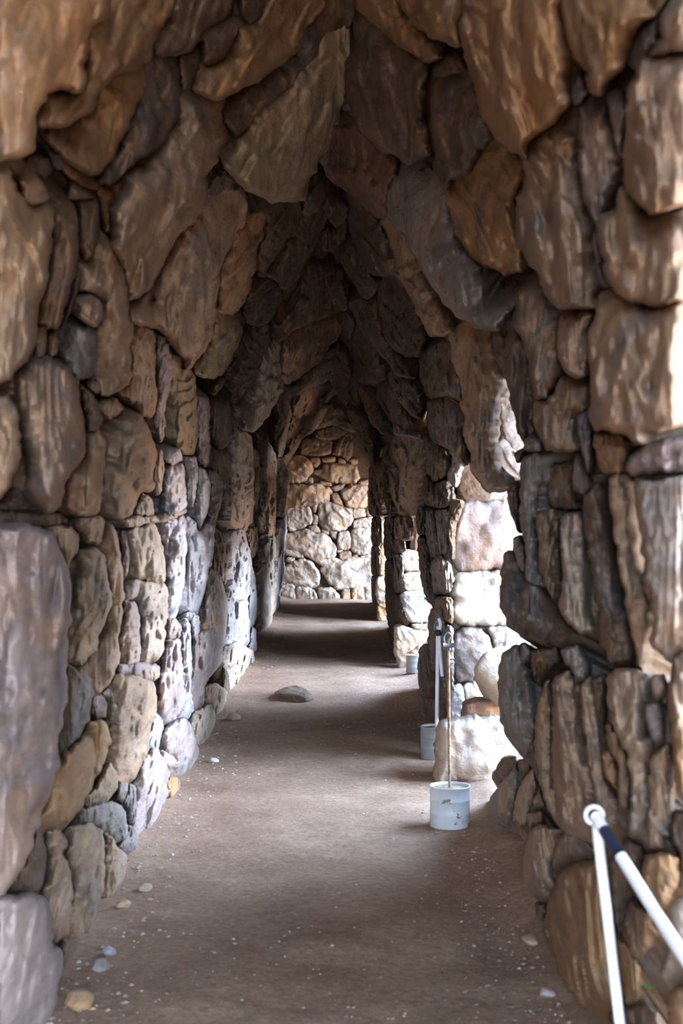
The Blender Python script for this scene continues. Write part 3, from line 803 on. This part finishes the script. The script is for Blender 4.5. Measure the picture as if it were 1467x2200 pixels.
R P -0.12 0.08 t | 1128,1670 1149,1650 1154,1686 1147,1710 1126,1782 1102,1765 1111,1710
R P -0.12 0.06 t | 1145,1720 1161,1696 1172,1735 1152,1741
R P -0.12 0.06 t | 1130,1748 1165,1744 1170,1770 1140,1782
# ---- right wall, near
R P 0.00 0.08 b | 1069,685 1105,665 1127,740 1144,808 1145,925 1128,960 1115,925 1100,860 1085,808 1055,750
R P 0.02 0.08 t | 1105,650 1130,605 1160,620 1185,660 1198,700 1198,760 1208,800 1180,850 1150,860 1145,810 1128,740 1103,690
R P 0.00 0.08 t | 1147,865 1180,852 1212,808 1268,822 1268,868 1240,895 1250,960 1205,968 1170,960 1150,925
R P 0.05 0.11 t | 1137,307 1178,270 1206,262 1233,286 1240,361 1243,409 1257,470 1270,511 1270,570 1284,620 1282,655 1206,668 1185,650 1158,597 1127,545 1113,500 1109,433 1124,409 1127,341
R P 0.04 0.09 t | 1206,674 1282,660 1271,700 1268,800 1240,811 1212,798 1199,757 1197,715
R P 0.02 0.09 g | 1253,222 1287,232 1305,218 1325,324 1332,375 1308,436 1294,477 1281,482 1257,443 1240,368 1243,256
R P 0.01 0.07 g | 1307,195 1335,186 1352,222 1345,273 1338,345 1325,322 1310,240
R P 0.00 0.07 g | 1272,505 1290,490 1290,520 1300,580 1325,610 1296,622 1285,600
R P 0.00 0.10 t | 1418,40 1440,10 1500,-40 1500,112 1445,112 1425,120 1392,117 1418,85
R P 0.03 0.13 t | 1355,190 1372,155 1393,118 1445,115 1500,118 1500,420 1400,470 1340,395 1345,340 1352,260
R P 0.03 0.13 t | 1338,400 1400,474 1500,424 1500,640 1400,660 1340,640 1300,580 1285,520 1290,470 1325,445
R P 0.05 0.12 t | 1345,642 1400,664 1500,644 1500,900 1440,915 1400,935 1385,955 1340,930 1300,925 1275,930 1268,850 1272,790 1270,740 1270,700 1295,625
R P 0.01 0.07 g | 1240,895 1268,880 1275,925 1278,1000 1275,1018 1262,1012 1253,975 1243,930
R P 0.02 0.08 o | 1275,930 1310,925 1345,930 1360,950 1355,990 1345,1020 1290,1015 1278,960
R P 0.02 0.09 p | 1350,985 1385,955 1440,945 1500,935 1500,1008 1420,1015 1360,1022 1345,1010
R P -0.02 0.05 c | 1362,1024 1420,1018 1500,1012 1500,1032 1420,1028 1362,1034
R P 0.07 0.10 c | 1362,1037 1420,1032 1500,1037 1500,1390 1440,1425 1408,1395 1410,1330 1405,1290 1385,1240 1378,1150 1365,1080
R P 0.02 0.09 b | 1258,1065 1290,1040 1310,1050 1315,1130 1322,1180 1335,1240 1350,1330 1365,1410 1345,1425 1310,1420 1285,1360 1290,1310 1275,1255 1268,1190 1255,1110
R P 0.04 0.09 t | 1312,1025 1350,1018 1364,1060 1370,1160 1385,1240 1410,1300 1410,1350 1400,1400 1395,1455 1375,1440 1355,1340 1338,1250 1325,1180 1318,1120
R P 0.02 0.06 g | 1238,975 1250,990 1278,1045 1258,1060 1230,1050
R P -0.05 0.05 b | 1165,1000 1228,992 1230,1050 1253,1092 1185,1095 1168,1055
R P 0.02 0.08 c | 1208,1105 1253,1105 1258,1175 1268,1225 1268,1300 1285,1360 1255,1365 1225,1340 1202,1305 1213,1240 1205,1175
R P 0.01 0.08 t | 1152,1100 1200,1098 1204,1175 1208,1260 1195,1308 1180,1270 1162,1230 1155,1160
R P 0.02 0.08 g | 1120,985 1160,975 1165,1030 1152,1085 1155,1160 1158,1230 1170,1258 1146,1260 1130,1238 1130,1175 1118,1115
R P 0.00 0.07 b | 1090,1040 1115,1035 1118,1110 1117,1150 1095,1090
R P -0.02 0.05 b | 1105,975 1128,962 1125,985 1112,995
R P 0.00 0.06 g | 1128,945 1140,935 1165,945 1168,965 1145,970 1128,965
R P 0.00 0.06 g | 1105,1155 1118,1152 1130,1180 1131,1235 1115,1220 1104,1185
R P 0.01 0.09 b | 1085,1190 1105,1185 1130,1240 1165,1262 1190,1310 1225,1350 1250,1375 1200,1382 1155,1380 1120,1370 1110,1350 1090,1340 1080,1290 1078,1230
R P 0.00 0.06 g | 1115,1385 1130,1380 1145,1405 1130,1432 1118,1425
R P 0.02 0.09 g | 1095,1395 1112,1390 1132,1435 1148,1470 1150,1540 1138,1620 1115,1610 1085,1575 1076,1515 1075,1450 1082,1405
R P -0.02 0.06 b | 1150,1545 1150,1600 1160,1680 1150,1660 1140,1625 1128,1628 1140,1600
R P -0.02 0.07 b | 1140,1395 1200,1390 1208,1420 1175,1450 1155,1485 1140,1440
R P 0.01 0.08 t | 1155,1510 1178,1460 1190,1500 1185,1590 1190,1680 1200,1765 1175,1730 1155,1650 1148,1580
R P 0.03 0.08 t | 1190,1460 1228,1437 1240,1515 1252,1600 1262,1650 1275,1740 1280,1795 1225,1790 1200,1765 1192,1680 1188,1600 1192,1510
R P 0.00 0.07 g | 1205,1393 1245,1385 1272,1432 1262,1465 1238,1472 1228,1430 1213,1422
R P 0.02 0.08 t | 1242,1480 1268,1455 1285,1490 1290,1550 1296,1610 1295,1670 1325,1730 1322,1780 1290,1790 1278,1700 1255,1570
R P 0.00 0.07 b | 1270,1460 1305,1448 1305,1515 1300,1590 1288,1540 1272,1500
R P 0.04 0.09 c | 1308,1450 1325,1435 1370,1438 1398,1460 1395,1500 1387,1575 1405,1600 1392,1640 1395,1735 1385,1790 1375,1798 1350,1795 1358,1690 1348,1620 1330,1580 1306,1500
R P 0.02 0.07 t | 1303,1555 1330,1580 1352,1630 1357,1700 1350,1740 1332,1745 1328,1640 1306,1610
R P 0.03 0.06 o | 1293,1615 1312,1615 1327,1655 1323,1692 1300,1665
R P 0.03 0.06 c | 1398,1455 1428,1448 1435,1485 1420,1510 1402,1490
R P 0.03 0.07 g | 1388,1510 1425,1515 1430,1590 1407,1596 1388,1555
R P 0.01 0.07 t | 1398,1625 1430,1600 1445,1610 1448,1700 1442,1800 1402,1800 1392,1690
R P 0.04 0.09 o | 1447,1415 1470,1398 1505,1390 1505,1760 1470,1735 1450,1660 1445,1570 1438,1510
R P -0.09 0.11 t | 1121,1845 1140,1785 1165,1773 1213,1790 1190,1835 1186,1870 1189,1900 1176,1945 1152,1933 1146,1960 1121,1955 1118,1900
R P -0.06 0.08 t | 1213,1790 1247,1798 1278,1830 1287,1850 1215,1855 1190,1870 1188,1830
R P -0.02 0.12 o | 1200,1880 1232,1853 1293,1847 1318,1945 1321,2007 1330,2100 1312,2165 1256,2170 1238,2150 1213,2114 1195,2053 1168,2007 1180,1960
R P -0.10 0.08 b | 1150,1940 1176,1945 1168,2010 1180,2060 1205,2110 1235,2150 1190,2125 1165,2085 1155,2045 1146,1990
R P -0.02 0.08 b | 1302,1862 1348,1804 1385,1823 1379,1900 1351,1930 1336,2007 1320,1976
R P 0.02 0.08 o | 1388,1835 1431,1832 1459,1847 1459,1884 1437,1939 1400,1976 1379,1899
R P 0.01 0.07 t | 1394,1725 1413,1746 1430,1830 1397,1828 1390,1780
R P 0.00 0.07 b | 1351,1933 1400,1967 1412,2007 1385,2068 1364,2093 1339,2019
R P 0.00 0.07 o | 1327,2022 1342,2022 1379,2083 1376,2145 1348,2160 1339,2099
R P 0.03 0.08 c | 1434,1955 1505,1885 1505,2080 1440,2114 1419,2093 1440,2037
R P 0.03 0.08 o | 1440,2130 1505,2090 1505,2250 1445,2250 1438,2170
R P -0.03 0.06 b | 1310,2178 1345,2165 1380,2150 1420,2180 1430,2250 1320,2250
R P -0.04 0.06 b | 1445,1740 1475,1745 1505,1770 1505,1880 1462,1930 1462,1840 1440,1800
R P -0.06 0.05 b | 1250,1800 1330,1790 1345,1800 1300,1855 1285,1840
"""
LOOSE = []
for line in DATA.strip().splitlines():
    line = line.strip()
    if not line or line.startswith('#'): continue
    head, body = line.split('|')
    head = head.strip(); hp = head.split()
    par, surf, b0, B, colr = hp[0], hp[1], float(hp[2]), float(hp[3]), hp[4]
    pts = [tuple(map(float, t.split(','))) for t in body.split()]
    zc = 0.0
    if surf not in ('P', 'Q'): zc = float(surf); surf = 'Z'
    stone(surf, zc, b0, B, colr, pts, PAR[par], 'mortar' if head.endswith('mortar') else 'stone', vault=(par == 'V'))

# ------------------------------------------------------------------ loose boulders
def boulder(name, loc, size, colr, seed, flat=1.0, parent=None, sub=4):
    import bmesh
    bm = bmesh.new(); bmesh.ops.create_icosphere(bm, subdivisions=sub, radius=1.0)
    V = np.array([v.co[:] for v in bm.verts]); Fc = [[q.index for q in f.verts] for f in bm.faces]; bm.free()
    rng = np.random.RandomState(seed)
    for _ in range(9):                       # knock flat faces off
        n = rng.normal(size=3); n /= np.linalg.norm(n); d = rng.uniform(0.62, 0.9)
        k = V @ n; V = V - np.outer(np.clip(k - d, 0, 9) * 0.85, n)
    V = V * (1 + 0.10 * fbm(V * 1.7, seed, 4))[:, None]
    V = V * np.array(size) * 0.5 / 0.85
    o = link_mesh(name, V, Fc, M_ROCK, parent); o.location = loc
    c = np.array(COL[colr]) * 0.86 * (1 + rng.uniform(-0.1, 0.1)); o.color = (*c, 1)
    return o

def at_floor(px, py, z0=0.0):
    Z = F * (EYE - z0) / (py - VY)
    return ((px - VX) * Z / F, Z)

def fz(x, y): return float(floor_z(np.array([[x]]), np.array([[y]]))[0, 0])

x, y = at_floor(632, 1497)
o = boulder('rock', (x, y, fz(x, y) + 0.015), (0.29, 0.75, 0.12), 'b', 5)
tag(o, 'flat brown rock half buried in the middle of the lit earth floor', 'rock')
o = boulder('boulder', (1.0, 8.42, 0.575), (0.36, 0.42, 0.34), 'c', 11)
tag(o, 'yellowish boulder wedged on the pile of stones in the nearest bright opening', 'boulder')

pebs = [(265, 1958, 0.05, 'c', 'pale pebble beside the base of a left-hand column of layered stone'),
        (235, 2058, 0.045, 'w', 'white oval pebble lying on the near floor below the pale one'),
        (215, 2090, 0.06, 'g', 'long grey stone chip by the near left wall foot'),
        (168, 2165, 0.085, 'o', 'orange broken stone among rubble at the lower left corner'),
        (1138, 2030, 0.06, 'c', 'pale pointed stone against the foot of the near right block'),
        (1175, 2143, 0.045, 'w', 'small whitish stone on the earth below the near right block'),
        (502, 1548, 0.09, 'c', 'flat pale stone on the floor near the left wall corner'),
        (459, 1637, 0.055, 'w', 'pale pebble near the pinkish layered stone on the left wall foot'),
        (312, 1922, 0.05, 'c', 'tan flat pebble on the dark earth, left half of the floor')]
for i, (px, py, s, cl, lab) in enumerate(pebs):
    x, y = at_floor(px, py)
    o = boulder('pebble', (x, y, fz(x, y) + s * 0.18), (s, s * 1.2, s * 0.62), cl, 100 + i, sub=3)
    tag(o, lab, 'pebble', 'loose pebbles on the passage floor')

# fine gravel: one uncountable scatter
rng = np.random.RandomState(4)
GV = []; GF = []; k = 0
ico = [(0, 0, 1), (0.9, 0, 0.1), (0.28, 0.86, 0), (-0.73, 0.53, 0.1), (-0.7, -0.5, -0.05), (0.3, -0.85, 0.08), (0, 0, -0.6)]
icf = [(0, i, i % 5 + 1) for i in range(1, 6)] + [(6, i % 5 + 1, i) for i in range(1, 6)]
icv = np.array(ico)
KEEP = [(0.565, 7.0, 0.13), (0.63, 9.0, 0.14), (0.77, 13.4, 0.13), (0.665, 3.09, 0.13)] + [(*at_floor(px, py), 0.04) for px, py, *_ in pebs] + [(*at_floor(632, 1497), 0.3)]
cnt = 5200
for i in range(cnt):
    yy = 3.6 + 22 * rng.rand() ** 1.7
    if rng.rand() < 0.55:
        side = rng.rand() < 0.6
        xx = (-0.90 + abs(rng.normal()) * 0.16) if side else (0.74 - abs(rng.normal()) * 0.12)
    else: xx = rng.uniform(-0.88, 0.9)
    if xx < -0.86 or xx > 0.70: xx = rng.uniform(-0.86, 0.70)
    if any(math.hypot(xx - q_[0], yy - q_[1]) < q_[2] for q_ in KEEP): continue
    s = 0.0022 + 0.007 * rng.rand() ** 4 * (1.6 if abs(xx) > 0.6 else 1.0)
    a = rng.uniform(0, 6.28); ca, sa = math.cos(a), math.sin(a)
    sc3 = np.array([s * rng.uniform(0.8, 1.6), s, s * rng.uniform(0.4, 0.8)])
    q = icv * rng.uniform(0.8, 1.2, (7, 1)) * sc3
    q = np.column_stack([q[:, 0] * ca - q[:, 1] * sa, q[:, 0] * sa + q[:, 1] * ca, q[:, 2]])
    GV.append((q, xx, yy)); GF += [(u + k, v_ + k, w + k) for u, v_, w in icf]; k += 7
gx = np.array([g[1] for g in GV]); gy = np.array([g[2] for g in GV])
gz = floor_z(gx[None], gy[None])[0]
allv = np.vstack([g[0] + np.array([gx[i], gy[i], gz[i] + 0.001]) for i, g in enumerate(GV)])
grav = link_mesh('gravel', allv, GF, M_ROCK, smooth=False); grav.color = (0.46, 0.38, 0.31, 1)
tag(grav, 'fine pale gravel strewn over the earth floor', 'gravel', kind='stuff')

# ------------------------------------------------------------------ barrier posts
def lathe(name, prof, mat, parent, seg=40, cap=True):
    V = []; Fc = []
    for (r, z) in prof:
        for i in range(seg):
            a = 2 * math.pi * i / seg; V.append((r * math.cos(a), r * math.sin(a), z))
    for j in range(len(prof) - 1):
        for i in range(seg):
            Fc.append((j * seg + i, j * seg + (i + 1) % seg, (j + 1) * seg + (i + 1) % seg, (j + 1) * seg + i))
    if cap:
        Fc.append(list(range(seg))[::-1]); Fc.append([(len(prof) - 1) * seg + i for i in range(seg)])
    return link_mesh(name, V, Fc, mat, parent)

def tube(name, pts, r, mat, parent=None, seg=12, closed=False):
    P = [Vector(p) for p in pts]; n = len(P)
    R = r if hasattr(r, '__len__') else [r] * n
    V = []; Fc = []; up = Vector((0.13, 0.21, 0.97)).normalized()
    for i in range(n):
        t = (P[(i + 1) % n] - P[i - 1]) if closed else (P[min(i + 1, n - 1)] - P[max(i - 1, 0)])
        t.normalize()
        a = t.cross(up)
        if a.length < 0.05: a = t.cross(Vector((1, 0, 0)))
        a.normalize(); b = t.cross(a)
        for k_ in range(seg):
            w = 2 * math.pi * k_ / seg
            V.append(P[i] + (a * math.cos(w) + b * math.sin(w)) * R[i])
    m = n if closed else n - 1
    for i in range(m):
        j = (i + 1) % n
        for k_ in range(seg):
            q = (k_ + 1) % seg
            Fc.append((i * seg + k_, i * seg + q, j * seg + q, j * seg + k_))
    if not closed:
        Fc.append(list(range(seg))); Fc.append([(n - 1) * seg + k_ for k_ in range(seg)][::-1])
    return link_mesh(name, [tuple(v) for v in V], Fc, mat, parent)

def bez(p, n=24):
    """smooth curve through points"""
    p = [Vector(q) for q in p]; q = [p[0] * 2 - p[1]] + p + [p[-1] * 2 - p[-2]]
    o = []
    for i in range(1, len(q) - 2):
        for t in np.linspace(0, 1, n, endpoint=False):
            a, b, c, d = q[i - 1], q[i], q[i + 1], q[i + 2]
            o.append(0.5 * ((2 * b) + (c - a) * t + (2 * a - 5 * b + 4 * c - d) * t * t + (3 * b - a - 3 * c + d) * t ** 3))
    o.append(p[-1]); return o

def post(label, base, top, rb, hb, bucket_mat, pole_mat, pole_r, head):
    x, y = base
    z0 = fz(x, y) - 0.004
    root = empty('barrier_post', (x, y, z0))
    tag(root, label, 'post', 'rope barrier posts in concrete-filled tins')
    lathe('tin', [(rb * 0.97, 0), (rb, 0.004), (rb * 1.0, hb * 0.33), (rb * 1.012, hb * 0.345), (rb * 1.0, hb * 0.36), (rb, hb * 0.66), (rb * 1.012, hb * 0.675), (rb, hb * 0.69),
                  (rb, hb - 0.006), (rb * 1.03, hb - 0.003), (rb * 1.03, hb + 0.002), (rb * 0.97, hb + 0.002), (rb * 0.965, hb - 0.012)], bucket_mat, root, cap=False)
    cc = lathe('concrete_fill', [(rb * 0.965, 0.002), (rb * 0.965, hb - 0.014), (rb * 0.8, hb - 0.010), (rb * 0.3, hb - 0.007), (0.001, hb - 0.006)], M_CONC, root)
    tx, ty, tz = top[0] - x, top[1] - y, top[2] - z0
    s0 = 0.6 * hb / tz
    pts = [(top_ * tx, top_ * ty, top_ * tz) for top_ in np.linspace(s0, 1, 24)]
    tube('pole', pts, pole_r, pole_mat, root)
    if head == 'ring':
        c = Vector((tx - 0.004, ty, tz + 0.016))
        tube('ring', [c + Vector((0.0185 * math.cos(a), 0.004, 0.0185 * math.sin(a))) for a in np.linspace(0, 2 * math.pi, 28, endpoint=False)], 0.005, M_WHITE, root, 10, True)
    else:
        c = Vector((tx, ty, tz))
        tube('shackle', bez([c + Vector((-0.016, 0, -0.03)), c + Vector((-0.022, 0, 0.005)), c + Vector((-0.004, 0, 0.03)), c + Vector((0.016, 0, 0.012)), c + Vector((0.014, 0, -0.02))], 8), 0.004, M_ZINC, root, 8)
        nut = tube('nut', [c + Vector((-0.026, 0, -0.03)), c + Vector((0.03, 0, -0.034))], 0.012, M_ZINC, root, 6)
        tube('nut', [c + Vector((0.005, -0.002, -0.052)), c + Vector((0.018, 0.0, -0.05))], 0.011, M_ZINC, root, 6)
    return root

def px3(px, py, z): return ((px - VX) * z / F, z, EYE - (py - VY) * z / F)

# post A: rusty rod in the pale blue tin
xa, ya = at_floor(968, 1775)
post('post with a rusty rod in a chipped pale blue tin, shackle on top', (xa, ya + 0.05), px3(963, 1372, ya + 0.05), 0.098, 0.20, M_BUCKET, M_RUST, 0.0068, 'shackle')
# post B: white pole in the grey tin
xb, yb = at_floor(937, 1628)
post('white post in a grey tin standing behind the pale blue tin', (xb, yb), px3(941, 1345, yb), 0.10, 0.20, M_BUCKETG, M_WHITE, 0.0125, 'none2')
# post C: thin white pole far
xc, yc = at_floor(893, 1452)
post('farthest post, thin leaning white pole beside a small grey tin', (xc, yc), px3(912, 1290, yc), 0.092, 0.17, M_BUCKETG, M_WHITE, 0.006, 'ring')
# post D: near white pole, mostly below the frame
pd = px3(1281, 1768, 3.07)
post('nearest white post with a round eyelet, out of focus in front of rocks', (0.665, 3.09), pd, 0.10, 0.20, M_BUCKET, M_WHITE, 0.0115, 'ring')

# ropes (white plastic tube) with tape
r0 = Vector(px3(1288, 1768, 3.05)); r1 = Vector(px3(1467, 2052, 2.62)); r2 = r0 + (r1 - r0) * 2.3 + Vector((0, 0, 0.02))
rp_ = empty('barrier_rope', tuple(r0)); tag(rp_, 'thick white barrier tube tied to the nearest post, taped dark blue', 'rope', 'white barrier ropes')
cur = [p - r0 for p in bez([r0 + Vector((-0.006, 0.01, 0.012)), r0 + (r1 - r0) * 0.33, r1, r2], 12)]
tube('rope', cur, 0.0125, M_ROPE, rp_)
tube('tape', [cur[i] for i in range(4, 12)], 0.0132, M_TAPE, rp_)
# short taped end on post B
q0 = Vector(px3(942, 1328, yb - 0.03))
rp2 = empty('barrier_rope', tuple(q0)); tag(rp2, 'short taped white tube end hanging down the post in the grey tin', 'rope', 'white barrier ropes')
tube('rope', [p - q0 for p in bez([q0, Vector(px3(946, 1340, yb - 0.03)), Vector(px3(943.5, 1362, yb - 0.03)), Vector(px3(945, 1400, yb - 0.03)), Vector(px3(950, 1453, yb - 0.03))], 8)],
     0.0115, M_ROPE, rp2)
tube('tape', [p - q0 for p in (Vector(px3(941.5, 1353, yb - 0.03)), Vector(px3(942.5, 1366, yb - 0.03)))], 0.0165, M_TAPE, rp2)
tube('wire', [p - q0 for p in bez([Vector(px3(950, 1451, yb - 0.03)), Vector(px3(953, 1460, yb - 0.03)), Vector(px3(959, 1452, yb - 0.06)), Vector(px3(961, 1430, yb - 0.12)), Vector(px3(962, 1380, ya + 0.4))], 8)], 0.0035, M_ZINC, rp2)
# rope end on post C
w0 = Vector(px3(912, 1284, yc - 0.02))
rp3 = empty('barrier_rope', tuple(w0)); tag(rp3, 'thin white looped tube hanging from the farthest post', 'rope', 'white barrier ropes')
tube('rope', [p - w0 for p in bez([w0, Vector(px3(917, 1300, yc)), Vector(px3(918, 1318, yc)), Vector(px3(920, 1316, yc)), Vector(px3(927, 1297, yc)), Vector(px3(930, 1303, yc))], 8)], 0.0055, M_ROPE, rp3)
tube('tape', [p - w0 for p in (Vector(px3(913, 1283, yc - 0.02)), Vector(px3(914, 1289, yc - 0.02)))], 0.0085, M_TAPE, rp3)

# small weed at the foot of the near right wall
wx = Vector(px3(1395, 2125, 3.35))
wd = empty('weed', tuple(wx)); tag(wd, 'tiny green weed growing between rocks at the lower right', 'weed')
for i in range(9):
    a = i * 2.4; L_ = 0.014 + 0.008 * (i % 3)
    d = Vector((math.cos(a), math.sin(a) * 0.6 - 0.3, 0.5 + 0.2 * (i % 2))).normalized(); s = d.cross(Vector((0, 0, 1))).normalized() * 0.006
    up = Vector((0, 0, 0.002))
    vs = [Vector((0, 0, 0)), d * L_ * 0.5 + s + up, d * L_, d * L_ * 0.5 - s + up]
    link_mesh('leaf', [tuple(q) for q in vs], [(0, 1, 2), (0, 2, 3)], M_LEAF, wd)

# ------------------------------------------------------------------ light sampling guides in the real openings
for a, b_ in OPEN:
    ld = bpy.data.lights.new('opening_portal', 'AREA'); ld.shape = 'RECTANGLE'; ld.size = b_ - a; ld.size_y = 2.2
    ld.cycles.is_portal = True
    lo = bpy.data.objects.new('opening_portal', ld); sc.collection.objects.link(lo)
    lo.location = (WX - 0.02, (a + b_) / 2, 1.08)
    lo.rotation_euler = Vector((-1, 0, 0)).to_track_quat('-Z', 'Z').to_euler()
ld = bpy.data.lights.new('entrance_portal', 'AREA'); ld.shape = 'RECTANGLE'; ld.size = 2.1; ld.size_y = 4.0
ld.cycles.is_portal = True
lo = bpy.data.objects.new('entrance_portal', ld); sc.collection.objects.link(lo)
lo.location = (0, Y0 + 0.03, 2.0); lo.rotation_euler = Vector((0, 1, 0)).to_track_quat('-Z', 'Z').to_euler()
